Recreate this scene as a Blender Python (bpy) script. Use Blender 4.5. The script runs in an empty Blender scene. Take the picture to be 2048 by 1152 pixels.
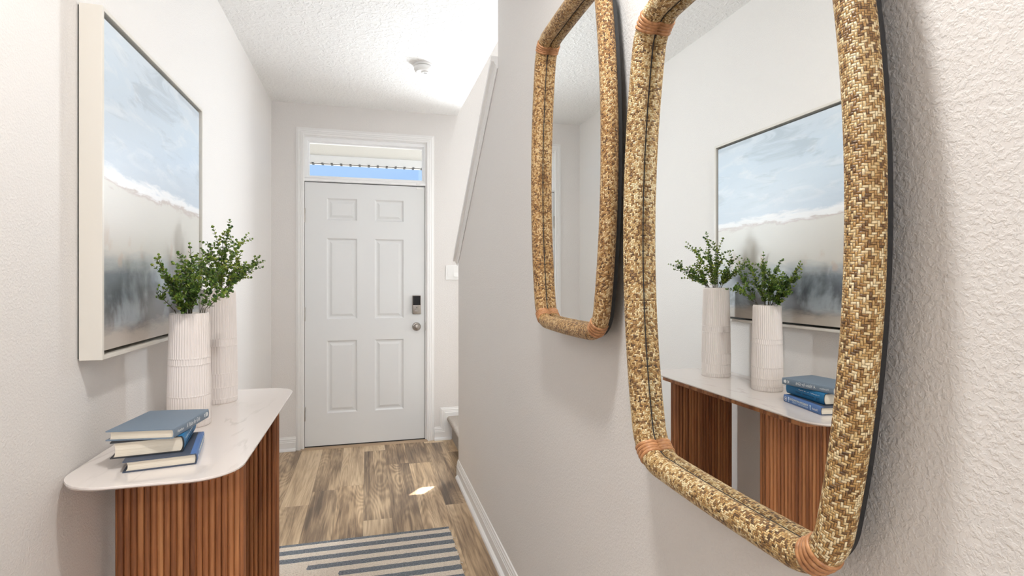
import bpy, bmesh, math, random
from mathutils import Vector, Matrix

PI = math.pi
S = bpy.context.scene
COL = S.collection

# ------------------------------------------------------------------ camera
CAM_H = 1.2885
YAW = 0.2602
cd = bpy.data.cameras.new('camera')
cd.sensor_width = 36.0
cd.lens = 1088.66 / 2048 * 36.0
cd.shift_y = -(576 - 560.915) / 2048
cd.clip_start = 0.02
cd.clip_end = 200
cam = bpy.data.objects.new('camera', cd)
cam.location = (0, 0, CAM_H)
cam.rotation_euler = (PI / 2, 0, -YAW)
COL.objects.link(cam)
S.camera = cam

# ------------------------------------------------------------------ view + world
S.view_settings.view_transform = 'Standard'
S.view_settings.look = 'None'
S.view_settings.gamma = 1.0
S.view_settings.use_curve_mapping = False
S.view_settings.exposure = 0.10
S.cycles.use_denoising = True
S.cycles.diffuse_bounces = 8
S.cycles.glossy_bounces = 6
S.cycles.max_bounces = 12
S.cycles.sample_clamp_indirect = 4.0

W = bpy.data.worlds.new('daylight_sky')
S.world = W
W.use_nodes = True
bg = W.node_tree.nodes['Background']
bg.inputs['Color'].default_value = (0.40, 0.635, 1.0, 1)
bg.inputs['Strength'].default_value = 1.0


def light(name, kind, loc, power, color=(1, 1, 1), target=None, **kw):
    l = bpy.data.lights.new(name, kind)
    l.energy = power
    l.color = color
    for k, v in kw.items():
        setattr(l, k, v)
    o = bpy.data.objects.new(name, l)
    o.location = loc
    if target is not None:
        d = Vector(target) - Vector(loc)
        o.rotation_euler = d.to_track_quat('-Z', 'Y').to_euler()
    COL.objects.link(o)
    return o


# the sun reaches the floor through an added slit over the landing
SUN_DIR = Vector((0.62, 0.78, 2.02)).normalized()
light('sun', 'SUN', (3, 8, 12), 24.0, (1, 0.96, 0.9), (Vector((3, 8, 12)) - SUN_DIR), angle=0.006)
# daylight of the landing window beside the front door
light('landing_daylight', 'AREA', (1.415, 4.60, 1.65), 158, (0.90, 0.96, 1.0), (1.2, 2.0, 1.75),
      shape='RECTANGLE', size=0.52, size_y=1.08)
# added fill light over the stairs, with no fixture above
light('stairwell_fill', 'AREA', (1.22, 3.3, 4.9), 30, (0.95, 0.98, 1.0), (1.15, 3.5, 0),
      shape='RECTANGLE', size=0.8, size_y=1.6)
# recessed ceiling lamp of the hall, then an added fill in the rear room
light('hall_downlight', 'AREA', (0.10, 0.74, 2.615), 22, (1.0, 0.985, 0.96), (0.10, 0.74, 0), shape='DISK', size=0.16)
light('rear_fill', 'AREA', (0.0, -2.2, 2.615), 46, (1.0, 0.985, 0.96), (0, -2.2, 0), shape='DISK', size=0.30)
# added soft fill inside the rear wall opening, out of view
light('room_fill', 'AREA', (0.0, -4.9, 1.55), 80, (0.98, 0.985, 1.0), (0, 0, 1.5),
      shape='RECTANGLE', size=3.4, size_y=2.1)


# ------------------------------------------------------------------ object helpers
def link(name, bm, mat, parent=None, smooth=False):
    me = bpy.data.meshes.new(name)
    bm.normal_update()
    bm.to_mesh(me)
    bm.free()
    for m in (mat if isinstance(mat, (list, tuple)) else [mat]):
        me.materials.append(m)
    if smooth:
        for p in me.polygons:
            p.use_smooth = True
        if smooth is not True:
            try:
                me.set_sharp_from_angle(angle=smooth)
            except Exception:
                pass
    o = bpy.data.objects.new(name, me)
    COL.objects.link(o)
    if parent:
        o.parent = parent
    return o


def empty(name, loc=(0, 0, 0), rz=0.0):
    o = bpy.data.objects.new(name, None)
    o.empty_display_size = 0.05
    o.location = loc
    o.rotation_euler = (0, 0, rz)
    COL.objects.link(o)
    return o


def tag(o, label, cat, group=None):
    o['label'] = label
    o['category'] = cat
    if group:
        o['group'] = group
    return o


def struct(o, label=None):
    o['kind'] = 'structure'
    if label:
        o['label'] = label
    return o


def box(bm, x0, x1, y0, y1, z0, z1, M=None):
    vs = [bm.verts.new((x, y, z)) for z in (z0, z1) for y in (y0, y1) for x in (x0, x1)]
    if M is not None:
        for v in vs:
            v.co = M @ v.co
    for f in ((0, 2, 3, 1), (4, 5, 7, 6), (0, 1, 5, 4), (1, 3, 7, 5), (3, 2, 6, 7), (2, 0, 4, 6)):
        bm.faces.new([vs[i] for i in f])
    return vs


def bevel(bm, w, seg=2):
    bmesh.ops.bevel(bm, geom=list(bm.edges), offset=w, segments=seg, profile=0.5, affect='EDGES', clamp_overlap=True)


def bbox_bm(*a, w=0.002, seg=2):
    bm = bmesh.new()
    box(bm, *a)
    bmesh.ops.recalc_face_normals(bm, faces=bm.faces)
    bevel(bm, w, seg)
    return bm


def prism(bm, pts, axis, a, b):
    """extrude a closed 2D outline along an axis: 'x' -> pts are (y,z), 'y' -> (x,z), 'z' -> (x,y)"""
    def P(p, t):
        return {'x': (t, p[0], p[1]), 'y': (p[0], t, p[1]), 'z': (p[0], p[1], t)}[axis]
    A = [bm.verts.new(P(p, a)) for p in pts]
    B = [bm.verts.new(P(p, b)) for p in pts]
    n = len(pts)
    bm.faces.new(A)
    bm.faces.new(B)
    for i in range(n):
        bm.faces.new((A[i], A[(i + 1) % n], B[(i + 1) % n], B[i]))
    bmesh.ops.recalc_face_normals(bm, faces=bm.faces)


def lathe(bm, prof, n=32, M=None):
    """prof: list of (r,z) bottom to top; closed at r=0"""
    rings = []
    for r, z in prof:
        if r < 1e-6:
            rings.append([bm.verts.new((0, 0, z))])
        else:
            rings.append([bm.verts.new((r * math.cos(2 * PI * i / n), r * math.sin(2 * PI * i / n), z)) for i in range(n)])
    for a, b in zip(rings, rings[1:]):
        for i in range(n):
            j = (i + 1) % n
            if len(a) == 1 and len(b) == 1:
                continue
            if len(a) == 1:
                bm.faces.new((a[0], b[j], b[i]))
            elif len(b) == 1:
                bm.faces.new((a[i], a[j], b[0]))
            else:
                bm.faces.new((a[i], a[j], b[j], b[i]))
    if M is not None:
        for ring in rings:
            for v in ring:
                v.co = M @ v.co
    bmesh.ops.recalc_face_normals(bm, faces=bm.faces)


def wall_grid(bm, u_cuts, v_cuts, solid, t0, t1, axis):
    """wall slab with openings, only outside faces. axis 'y': u=x, v=z, thickness in y; 'x': u=y, v=z, thickness x; 'z': u=x, v=y"""
    def P(u, v, t):
        return {'y': (u, t, v), 'x': (t, u, v), 'z': (u, v, t)}[axis]
    cache = {}

    def V(u, v, t):
        k = (round(u, 5), round(v, 5), round(t, 5))
        if k not in cache:
            cache[k] = bm.verts.new(P(u, v, t))
        return cache[k]
    nu, nv = len(u_cuts) - 1, len(v_cuts) - 1

    def ok(i, j):
        return 0 <= i < nu and 0 <= j < nv and solid((u_cuts[i] + u_cuts[i + 1]) / 2, (v_cuts[j] + v_cuts[j + 1]) / 2)
    for i in range(nu):
        for j in range(nv):
            if not ok(i, j):
                continue
            a, b, c, d = u_cuts[i], u_cuts[i + 1], v_cuts[j], v_cuts[j + 1]
            bm.faces.new((V(a, c, t0), V(b, c, t0), V(b, d, t0), V(a, d, t0)))
            bm.faces.new((V(a, c, t1), V(a, d, t1), V(b, d, t1), V(b, c, t1)))
            for (di, dj, p, q) in ((-1, 0, (a, c), (a, d)), (1, 0, (b, d), (b, c)), (0, -1, (b, c), (a, c)), (0, 1, (a, d), (b, d))):
                if not ok(i + di, j + dj):
                    bm.faces.new((V(*p, t0), V(*q, t0), V(*q, t1), V(*p, t1)))
    bmesh.ops.recalc_face_normals(bm, faces=bm.faces)


# ------------------------------------------------------------------ node helpers
class NT:
    def __init__(self, name):
        self.mat = bpy.data.materials.new(name)
        self.mat.use_nodes = True
        self.t = self.mat.node_tree
        self.p = self.t.nodes['Principled BSDF']
        self._tc = None

    def new(self, typ, **kw):
        n = self.t.nodes.new(typ)
        for k, v in kw.items():
            setattr(n, k, v)
        return n

    def set(self, sock, v):
        if hasattr(v, 'is_output'):
            self.t.links.new(v, sock)
        elif isinstance(v, (tuple, list)) and len(v) == 3 and sock.type == 'RGBA':
            sock.default_value = (*v, 1)
        else:
            sock.default_value = v

    def m(self, op, a, b=0.0, c=0.0):
        n = self.new('ShaderNodeMath', operation=op)
        for s, v in zip(n.inputs, (a, b, c)):
            self.set(s, v)
        return n.outputs[0]

    def coord(self, kind='Object'):
        if self._tc is None:
            self._tc = self.new('ShaderNodeTexCoord')
        return self._tc.outputs[kind]

    def sep(self, v):
        n = self.new('ShaderNodeSeparateXYZ')
        self.set(n.inputs[0], v)
        return n.outputs

    def comb(self, x, y, z=0.0):
        n = self.new('ShaderNodeCombineXYZ')
        for s, v in zip(n.inputs, (x, y, z)):
            self.set(s, v)
        return n.outputs[0]

    def map(self, v, scale=(1, 1, 1), loc=(0, 0, 0), rot=(0, 0, 0)):
        n = self.new('ShaderNodeMapping')
        self.set(n.inputs['Vector'], v)
        n.inputs['Scale'].default_value = scale
        n.inputs['Location'].default_value = loc
        n.inputs['Rotation'].default_value = rot
        return n.outputs[0]

    def noise(self, v, scale=5, detail=3, rough=0.5, dist=0.0):
        n = self.new('ShaderNodeTexNoise')
        self.set(n.inputs['Vector'], v)
        n.inputs['Scale'].default_value = scale
        n.inputs['Detail'].default_value = detail
        n.inputs['Roughness'].default_value = rough
        n.inputs['Distortion'].default_value = dist
        return n.outputs[0]

    def white(self, v):
        n = self.new('ShaderNodeTexWhiteNoise', noise_dimensions='3D')
        self.set(n.inputs['Vector'], v)
        return n.outputs[0]

    def ramp(self, f, stops, interp='LINEAR'):
        n = self.new('ShaderNodeValToRGB')
        self.set(n.inputs[0], f)
        cr = n.color_ramp
        cr.interpolation = interp
        while len(cr.elements) < len(stops):
            cr.elements.new(0.5)
        for e, (p, c) in zip(cr.elements, stops):
            e.position = p
            e.color = (*c, 1) if len(c) == 3 else c
        return n.outputs[0]

    def rng(self, f, a, b, c=0.0, d=1.0, smooth=False):
        n = self.new('ShaderNodeMapRange')
        n.interpolation_type = 'SMOOTHSTEP' if smooth else 'LINEAR'
        self.set(n.inputs[0], f)
        for s, v in zip(n.inputs[1:5], (a, b, c, d)):
            self.set(s, v)
        return n.outputs[0]

    def mix(self, f, a, b, blend='MIX'):
        n = self.new('ShaderNodeMix', data_type='RGBA', blend_type=blend)
        self.set(n.inputs[0], f)
        self.set(n.inputs[6], a)
        self.set(n.inputs[7], b)
        return n.outputs[2]

    def bump(self, h, strength=0.3, dist=0.002):
        n = self.new('ShaderNodeBump')
        self.set(n.inputs['Height'], h)
        n.inputs['Strength'].default_value = strength
        n.inputs['Distance'].default_value = dist
        self.t.links.new(n.outputs[0], self.p.inputs['Normal'])

    def done(self, color=None, rough=None, metal=None, spec=None, **kw):
        if color is not None:
            self.set(self.p.inputs['Base Color'], color)
        if rough is not None:
            self.set(self.p.inputs['Roughness'], rough)
        if metal is not None:
            self.set(self.p.inputs['Metallic'], metal)
        if spec is not None:
            self.set(self.p.inputs['Specular IOR Level'], spec)
        for k, v in kw.items():
            self.set(self.p.inputs[k.replace('_', ' ')], v)
        return self.mat


def plain(name, color, rough=0.5, metal=0.0, spec=None, bump=None):
    n = NT(name)
    if bump:
        n.bump(n.noise(n.coord(), bump[0], 3), bump[1], bump[2])
    return n.done(color, rough, metal, spec)


# ------------------------------------------------------------------ materials
def mat_wall():
    n = NT('wall_paint')
    c = n.coord()
    a = n.noise(c, 170, 3, 0.55, 0.3)
    h = n.rng(a, 0.38, 0.66, 0, 1, True)
    n.bump(h, 0.32, 0.0018)
    return n.done((0.715, 0.692, 0.672), 0.62, 0, 0.35)


def mat_ceiling():
    n = NT('ceiling_knockdown')
    c = n.coord()
    a = n.noise(c, 34, 4, 0.55, 1.0)
    h = n.rng(a, 0.44, 0.60, 0, 1, True)
    n.bump(h, 0.55, 0.004)
    return n.done((0.82, 0.815, 0.805), 0.8, 0, 0.2)


def mat_floor():
    n = NT('vinyl_plank')
    x, y, z = n.sep(n.coord())
    w, L = 0.152, 1.22
    xi = n.m('FLOOR', n.m('DIVIDE', n.m('ADD', x, 0.02), w))
    fx = n.m('FRACT', n.m('DIVIDE', n.m('ADD', x, 0.02), w))
    off = n.m('MULTIPLY', n.white(n.comb(xi, 3.7, 1.3)), L)
    yy = n.m('DIVIDE', n.m('ADD', y, off), L)
    yi = n.m('FLOOR', yy)
    fy = n.m('FRACT', yy)
    rid = n.white(n.comb(xi, yi, 5.1))
    rid2 = n.white(n.comb(yi, xi, 9.4))
    sh = n.m('MULTIPLY', rid, 37.0)
    g1 = n.noise(n.comb(n.m('ADD', n.m('MULTIPLY', x, 70.0), sh), n.m('MULTIPLY', y, 3.0), sh), 1.0, 5, 0.6, 0.6)
    g2 = n.noise(n.comb(n.m('ADD', n.m('MULTIPLY', x, 9.0), sh), n.m('MULTIPLY', y, 1.3), sh), 1.0, 3, 0.5, 0.4)
    rings = n.m('SINE', n.m('MULTIPLY', n.noise(n.comb(n.m('ADD', n.m('MULTIPLY', x, 8.5), sh), n.m('MULTIPLY', y, 1.15), sh), 1.0, 1, 0.3, 0.15), 120.0))
    cath = n.m('MULTIPLY', n.rng(rings, -1, 1, 0, 1), n.rng(g2, 0.42, 0.62, 0.15, 1))
    f = n.m('ADD', n.m('MULTIPLY', n.m('SUBTRACT', g1, 0.5), 0.60), n.m('MULTIPLY', n.m('SUBTRACT', g2, 0.5), 1.05))
    f = n.m('ADD', n.m('ADD', f, 0.57), n.m('MULTIPLY', n.m('SUBTRACT', rid, 0.5), 0.30))
    f = n.m('SUBTRACT', f, n.m('MULTIPLY', cath, 0.15))
    col = n.ramp(f, [(0.22, (0.080, 0.048, 0.027)), (0.38, (0.230, 0.150, 0.086)), (0.53, (0.490, 0.345, 0.205)), (0.72, (0.720, 0.550, 0.355))])
    grey = n.mix(n.m('MULTIPLY', rid2, 0.30), col, (0.21, 0.165, 0.12))
    ex = n.m('MULTIPLY', n.m('MINIMUM', fx, n.m('SUBTRACT', 1.0, fx)), w)
    ey = n.m('MULTIPLY', n.m('MINIMUM', fy, n.m('SUBTRACT', 1.0, fy)), L)
    e = n.rng(n.m('MINIMUM', ex, ey), 0.0, 0.0016, 0.55, 1.0)
    col = n.mix(1.0, grey, n.comb(e, e, e), 'MULTIPLY')
    n.bump(n.m('ADD', n.m('MULTIPLY', g1, 0.5), e), 0.25, 0.0012)
    return n.done(col, n.rng(g1, 0.3, 0.7, 0.42, 0.30), 0, 0.45)


def mat_slat(name, tone=1.0):
    n = NT(name)
    x, y, z = n.sep(n.coord())
    sid = n.m('ADD', n.m('FLOOR', n.m('DIVIDE', x, 0.0159)), n.m('MULTIPLY', n.m('FLOOR', n.m('DIVIDE', y, 0.02)), 17.0))
    r = n.white(n.comb(sid, 2.2, 7.0))
    g = n.noise(n.comb(n.m('MULTIPLY', x, 160.0), n.m('MULTIPLY', y, 160.0), n.m('ADD', n.m('MULTIPLY', z, 6.0), n.m('MULTIPLY', r, 30.0))), 1.0, 5, 0.6, 0.5)
    g2 = n.noise(n.comb(n.m('MULTIPLY', x, 30.0), n.m('MULTIPLY', y, 30.0), n.m('ADD', n.m('MULTIPLY', z, 2.0), n.m('MULTIPLY', r, 50.0))), 1.0, 3)
    f = n.m('ADD', n.m('ADD', n.m('MULTIPLY', g, 0.5), n.m('MULTIPLY', g2, 0.4)), n.m('MULTIPLY', n.m('SUBTRACT', r, 0.5), 0.30))
    col = n.ramp(f, [(0.22, (0.150 * tone, 0.048 * tone, 0.017 * tone)), (0.45, (0.340 * tone, 0.128 * tone, 0.046 * tone)), (0.72, (0.540 * tone, 0.250 * tone, 0.100 * tone))])
    n.bump(g, 0.12, 0.001)
    return n.done(col, 0.42, 0, 0.4)


def mat_stone():
    n = NT('marble_top')
    c = n.coord()
    d = n.noise(c, 3.0, 3, 0.5)
    w = n.map(c, (5.5, 0.9, 1), rot=(0, 0, -0.62))
    v = n.m('ABSOLUTE', n.m('SUBTRACT', n.noise(w, 1.5, 5, 0.55, 0.25), 0.52))
    vein = n.rng(v, 0.0, 0.028, 1, 0, True)
    vein = n.m('MULTIPLY', vein, n.rng(d, 0.40, 0.58, 0, 0.60, True))
    col = n.mix(vein, (0.735, 0.680, 0.645), (0.52, 0.465, 0.435))
    return n.done(col, 0.06, 0, 0.7)


CELL = 0.0029


def mat_rattan(name='woven_rattan', tone=(1, 1, 1)):
    n = NT(name)
    uv = n.new('ShaderNodeUVMap')
    u, v, _ = n.sep(uv.outputs[0])
    cell = CELL
    U = n.m('DIVIDE', u, cell)
    V = n.m('DIVIDE', v, cell)
    wob = n.noise(n.coord(), 60, 2)
    U = n.m('ADD', U, n.m('MULTIPLY', n.m('SUBTRACT', wob, 0.5), 1.3))
    V = n.m('ADD', V, n.m('MULTIPLY', n.m('SUBTRACT', n.noise(n.coord(), 85, 2), 0.5), 0.9))
    iu, iv = n.m('FLOOR', U), n.m('FLOOR', V)
    fu, fv = n.m('FRACT', U), n.m('FRACT', V)
    s = n.m('ADD', iu, iv)
    k = n.m('FLOORED_MODULO', s, 4.0)
    hz = n.m('LESS_THAN', k, 1.5)
    seg_h = n.comb(iv, n.m('FLOOR', n.m('DIVIDE', s, 4.0)), 1.0)
    seg_v = n.comb(iu, n.m('FLOOR', n.m('DIVIDE', s, 4.0)), 2.0)

    def pick(a, b):
        return n.m('ADD', n.m('MULTIPLY', hz, a), n.m('MULTIPLY', n.m('SUBTRACT', 1.0, hz), b))
    r = pick(n.white(seg_h), n.white(seg_v))
    strand = pick(n.white(n.comb(iv, 4.4, 1.1)), n.white(n.comb(iu, 8.8, 2.1)))
    across = pick(fv, fu)
    along = pick(n.m('DIVIDE', n.m('ADD', k, fu), 2.0), n.m('DIVIDE', n.m('ADD', n.m('SUBTRACT', k, 2.0), fv), 2.0))
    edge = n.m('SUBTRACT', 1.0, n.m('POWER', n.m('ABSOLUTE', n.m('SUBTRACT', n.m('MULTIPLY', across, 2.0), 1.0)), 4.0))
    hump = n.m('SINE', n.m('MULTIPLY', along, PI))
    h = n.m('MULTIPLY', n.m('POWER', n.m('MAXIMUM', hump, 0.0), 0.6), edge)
    streak = n.noise(n.comb(n.m('MULTIPLY', pick(fv, fu), 9.0), n.m('MULTIPLY', r, 40.0), n.m('MULTIPLY', along, 0.9)), 1.0, 3)
    patch = n.noise(n.coord(), 9, 3)
    f = n.m('ADD', n.m('MULTIPLY', r, 0.66), n.m('MULTIPLY', strand, 0.16))
    f = n.m('ADD', f, n.m('MULTIPLY', n.m('SUBTRACT', streak, 0.5), 1.1))
    f = n.m('ADD', f, n.m('MULTIPLY', n.m('SUBTRACT', patch, 0.5), 0.6))
    col = n.ramp(f, [(0.0, (0.075, 0.038, 0.014)), (0.18, (0.240, 0.125, 0.042)), (0.36, (0.450, 0.270, 0.095)), (0.54, (0.640, 0.490, 0.260)), (0.76, (0.840, 0.760, 0.570))])
    col = n.mix(1.0, col, tone, 'MULTIPLY')
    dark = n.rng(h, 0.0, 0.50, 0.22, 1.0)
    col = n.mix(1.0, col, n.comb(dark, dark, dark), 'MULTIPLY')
    n.bump(h, 0.9, 0.0013)
    return n.done(col, 0.42, 0, 0.5)


def mat_binding():
    n = NT('rattan_binding')
    g = n.noise(n.map(n.coord(), (40, 40, 40)), 3, 3)
    col = n.ramp(g, [(0.3, (0.29, 0.120, 0.045)), (0.7, (0.50, 0.245, 0.105))])
    return n.done(col, 0.38)


def mat_canvas():
    n = NT('seascape_paint')
    x, y, z = n.sep(n.coord())           # object space: y 0..0.86 along, z 0..0.888 up
    t = n.m('DIVIDE', z, 0.888)
    c = n.coord()
    w1 = n.noise(n.map(c, (1, 1.4, 4)), 3.0, 5, 0.6, 0.8)
    w2 = n.noise(n.map(c, (1, 2.2, 16)), 3.0, 5, 0.65, 0.6)
    w3 = n.noise(n.map(c, (1, 3.2, 3.0)), 2.2, 4, 0.6, 0.3)
    tt = n.m('ADD', t, n.m('MULTIPLY', n.m('SUBTRACT', w1, 0.5), 0.09))
    tt = n.m('ADD', tt, n.m('MULTIPLY', n.m('SUBTRACT', w2, 0.5), 0.05))
    base = n.ramp(tt, [(0.00, (0.47, 0.42, 0.37)), (0.06, (0.40, 0.355, 0.31)), (0.10, (0.120, 0.120, 0.125)), (0.17, (0.085, 0.098, 0.116)),
                       (0.235, (0.140, 0.162, 0.188)), (0.28, (0.33, 0.345, 0.35)), (0.32, (0.52, 0.495, 0.45)), (0.50, (0.52, 0.50, 0.455)),
                       (0.512, (0.38, 0.31, 0.28)), (0.524, (0.70, 0.705, 0.72)), (0.542, (0.74, 0.755, 0.78)), (0.562, (0.40, 0.48, 0.575)),
                       (0.70, (0.47, 0.56, 0.655)), (0.85, (0.50, 0.60, 0.70)), (1.0, (0.55, 0.62, 0.69))])
    cloud = n.rng(n.noise(n.map(c, (1, 1.2, 5)), 3.4, 5, 0.62, 0.8), 0.48, 0.70, 0, 0.38, True)
    cloud = n.m('MULTIPLY', cloud, n.rng(t, 0.56, 0.64, 0, 1, True))
    col = n.mix(cloud, base, (0.72, 0.745, 0.765))
    dk = n.rng(n.noise(n.map(c, (1, 1.0, 5), (0, 3, 1)), 3.4, 4, 0.6, 0.8), 0.50, 0.66, 0, 0.6, True)
    dk = n.m('MULTIPLY', dk, n.rng(t, 0.58, 0.66, 0, 1, True))
    col = n.mix(dk, col, (0.34, 0.41, 0.48))
    pale = n.rng(w3, 0.44, 0.68, 0, 0.55, True)
    band = n.m('MULTIPLY', n.rng(t, 0.06, 0.10, 0, 1, True), n.rng(t, 0.24, 0.34, 1, 0, True))
    col = n.mix(n.m('MULTIPLY', pale, band), col, (0.47, 0.545, 0.60))
    rust = n.m('MULTIPLY', n.rng(n.noise(n.map(c, (1, 4, 3), (0, 7, 2)), 3, 3), 0.58, 0.70, 0, 0.55, True),
               n.m('MULTIPLY', n.rng(t, 0.24, 0.28, 0, 1, True), n.rng(t, 0.34, 0.42, 1, 0, True)))
    col = n.mix(rust, col, (0.45, 0.33, 0.25))
    wv = n.m('ADD', n.m('SINE', n.m('MULTIPLY', y, 3800.0)), n.m('SINE', n.m('MULTIPLY', z, 3800.0)))
    n.bump(n.m('ADD', n.m('MULTIPLY', w2, 1.5), n.m('MULTIPLY', wv, 0.05)), 0.25, 0.001)
    return n.done(col, 0.32, 0, 0.5, Coat_Weight=0.35, Coat_Roughness=0.22)


def mat_rug():
    n = NT('flatweave_rug')
    x, y, z = n.sep(n.coord())            # world coords
    pitch = 0.0815
    q = n.m('DIVIDE', n.m('SUBTRACT', 2.824 + 0.019, y), pitch)
    wob = n.noise(n.map(n.coord(), (30, 60, 1)), 1.0, 3)
    q2 = n.m('ADD', q, n.m('MULTIPLY', n.m('SUBTRACT', wob, 0.5), 0.10))
    row = n.m('FLOOR', q2)
    fq = n.m('FRACT', q2)
    grey = n.m('LESS_THAN', fq, 0.50)
    tri = n.m('PINGPONG', n.m('SUBTRACT', row, 2.0), 6.0)
    x0 = n.m('ADD', -0.395, n.m('MULTIPLY', tri, 0.137))
    inside = n.m('GREATER_THAN', n.m('ADD', x, n.m('MULTIPLY', n.m('SUBTRACT', wob, 0.5), 0.02)), x0)
    inside = n.m('MAXIMUM', inside, n.m('LESS_THAN', row, 1.5))
    g = n.m('MULTIPLY', grey, inside)
    yarn = n.noise(n.map(n.coord(), (120, 420, 1)), 1.0, 3, 0.6)
    rib = n.m('SINE', n.m('ADD', n.m('MULTIPLY', y, 780.0), n.m('MULTIPLY', n.m('SINE', n.m('MULTIPLY', x, 420.0)), 1.4)))
    cream = n.ramp(n.m('ADD', n.m('MULTIPLY', rib, 0.18), yarn), [(0.22, (0.36, 0.28, 0.20)), (0.36, (0.72, 0.63, 0.53)), (0.62, (0.84, 0.76, 0.67))])
    blue = n.ramp(yarn, [(0.3, (0.080, 0.092, 0.108)), (0.52, (0.190, 0.210, 0.235)), (0.72, (0.46, 0.48, 0.50))])
    n.bump(n.m('ADD', n.m('MULTIPLY', rib, 0.5), yarn), 0.8, 0.003)
    return n.done(n.mix(g, cream, blue), 0.9, 0, 0.1)


def mat_carpet():
    n = NT('stair_carpet')
    c = n.coord()
    a = n.noise(c, 260, 3, 0.6)
    col = n.ramp(a, [(0.32, (0.22, 0.185, 0.155)), (0.5, (0.46, 0.41, 0.36)), (0.7, (0.62, 0.57, 0.51))])
    n.bump(a, 1.0, 0.006)
    return n.done(col, 0.95, 0, 0.1)


def mat_leaf():
    n = NT('leaf_green')
    at = n.new('ShaderNodeAttribute', attribute_name='leafrand')
    r = at.outputs['Fac']
    col = n.ramp(r, [(0.0, (0.035, 0.085, 0.020)), (0.42, (0.105, 0.190, 0.030)), (0.72, (0.260, 0.350, 0.048)), (1.0, (0.50, 0.52, 0.085))])
    return n.done(col, 0.42, 0, 0.4, Subsurface_Weight=0.0)


def mat_pages():
    n = NT('book_pages')
    x, y, z = n.sep(n.coord())
    a = n.noise(n.comb(n.m('MULTIPLY', x, 4.0), n.m('MULTIPLY', y, 4.0), n.m('MULTIPLY', z, 1800.0)), 1.0, 2)
    col = n.ramp(a, [(0.3, (0.62, 0.54, 0.42)), (0.7, (0.80, 0.74, 0.63))])
    return n.done(col, 0.8, 0, 0.2)


def mat_cloth(name, col):
    n = NT(name)
    c = n.coord()
    a = n.noise(c, 900, 2)
    d = tuple(v * 0.8 for v in col)
    n.bump(a, 0.3, 0.0006)
    return n.done(n.mix(a, d, tuple(min(1, v * 1.15) for v in col)), 0.55, 0, 0.4)


def mat_glass():
    n = NT('window_glass')
    t = n.t
    out = t.nodes['Material Output']
    tr = n.new('ShaderNodeBsdfTransparent')
    gl = n.new('ShaderNodeBsdfGlossy')
    gl.inputs['Roughness'].default_value = 0.02
    mx = n.new('ShaderNodeMixShader')
    mx.inputs[0].default_value = 0.05
    t.links.new(tr.outputs[0], mx.inputs[1])
    t.links.new(gl.outputs[0], mx.inputs[2])
    t.links.new(mx.outputs[0], out.inputs['Surface'])
    return n.mat


def mat_emit(name, col, s):
    n = NT(name)
    return n.done(col, 0.5, Emission_Color=col, Emission_Strength=s)


M_WALL = mat_wall()
M_CEIL = mat_ceiling()
M_FLOOR = mat_floor()
M_TRIM = plain('trim_white', (0.80, 0.795, 0.785), 0.35)
M_DOOR = plain('door_white', (0.715, 0.725, 0.725), 0.38)
M_SLAT = mat_slat('fluted_wood')
M_WOOD = mat_slat('table_wood', 1.05)
M_STONE = mat_stone()
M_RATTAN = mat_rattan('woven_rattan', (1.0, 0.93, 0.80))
M_RATTAN2 = mat_rattan('woven_rattan_dark', (0.86, 0.71, 0.53))  # same weave in a darker, browner tone
M_BIND = mat_binding()
M_MIRROR = plain('mirror_silver', (0.86, 0.87, 0.86), 0.0, 1.0)
M_BLACK = plain('black_backing', (0.012, 0.012, 0.013), 0.6)
M_DARK = plain('dark_gap', (0.03, 0.028, 0.026), 0.7)
M_CANVAS = mat_canvas()
M_FRAME = plain('frame_white', (0.64, 0.61, 0.555), 0.30, 0.0, 0.6)
M_SHADOWGAP = plain('float_gap', (0.045, 0.05, 0.042), 0.6)
M_VASE = plain('matte_ceramic', (0.76, 0.70, 0.665), 0.55, 0, 0.35)
M_NICKEL = plain('satin_nickel', (0.30, 0.27, 0.24), 0.30, 1.0)
M_SCREEN = plain('black_screen', (0.008, 0.008, 0.01), 0.08)
M_PLASTIC = plain('white_plastic', (0.80, 0.80, 0.79), 0.35)
M_RUG = mat_rug()
M_FRINGE = plain('cream_yarn', (0.68, 0.60, 0.50), 0.9)
M_CARPET = mat_carpet()
M_LEAF = mat_leaf()
M_STEM = plain('stem_brown', (0.075, 0.060, 0.028), 0.6)
M_PAGES = mat_pages()
M_GLASS = mat_glass()
M_THRESH = plain('threshold_tan', (0.36, 0.255, 0.165), 0.45)
M_SOFFIT = plain('porch_stucco', (0.50, 0.49, 0.46), 0.9, bump=(60, 0.4, 0.01))
M_CONCRETE = plain('concrete', (0.21, 0.205, 0.19), 0.9)
M_VINYL = plain('window_vinyl', (0.86, 0.865, 0.87), 0.3)

# ------------------------------------------------------------------ setting
XL, XR, YB, ZC = -0.694, 0.585, 4.413, 2.634
XO = 0.71                    # edge of the stair opening
YE = 3.574                   # end of the knee wall
YF = 2.449                   # where the full wall starts


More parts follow.
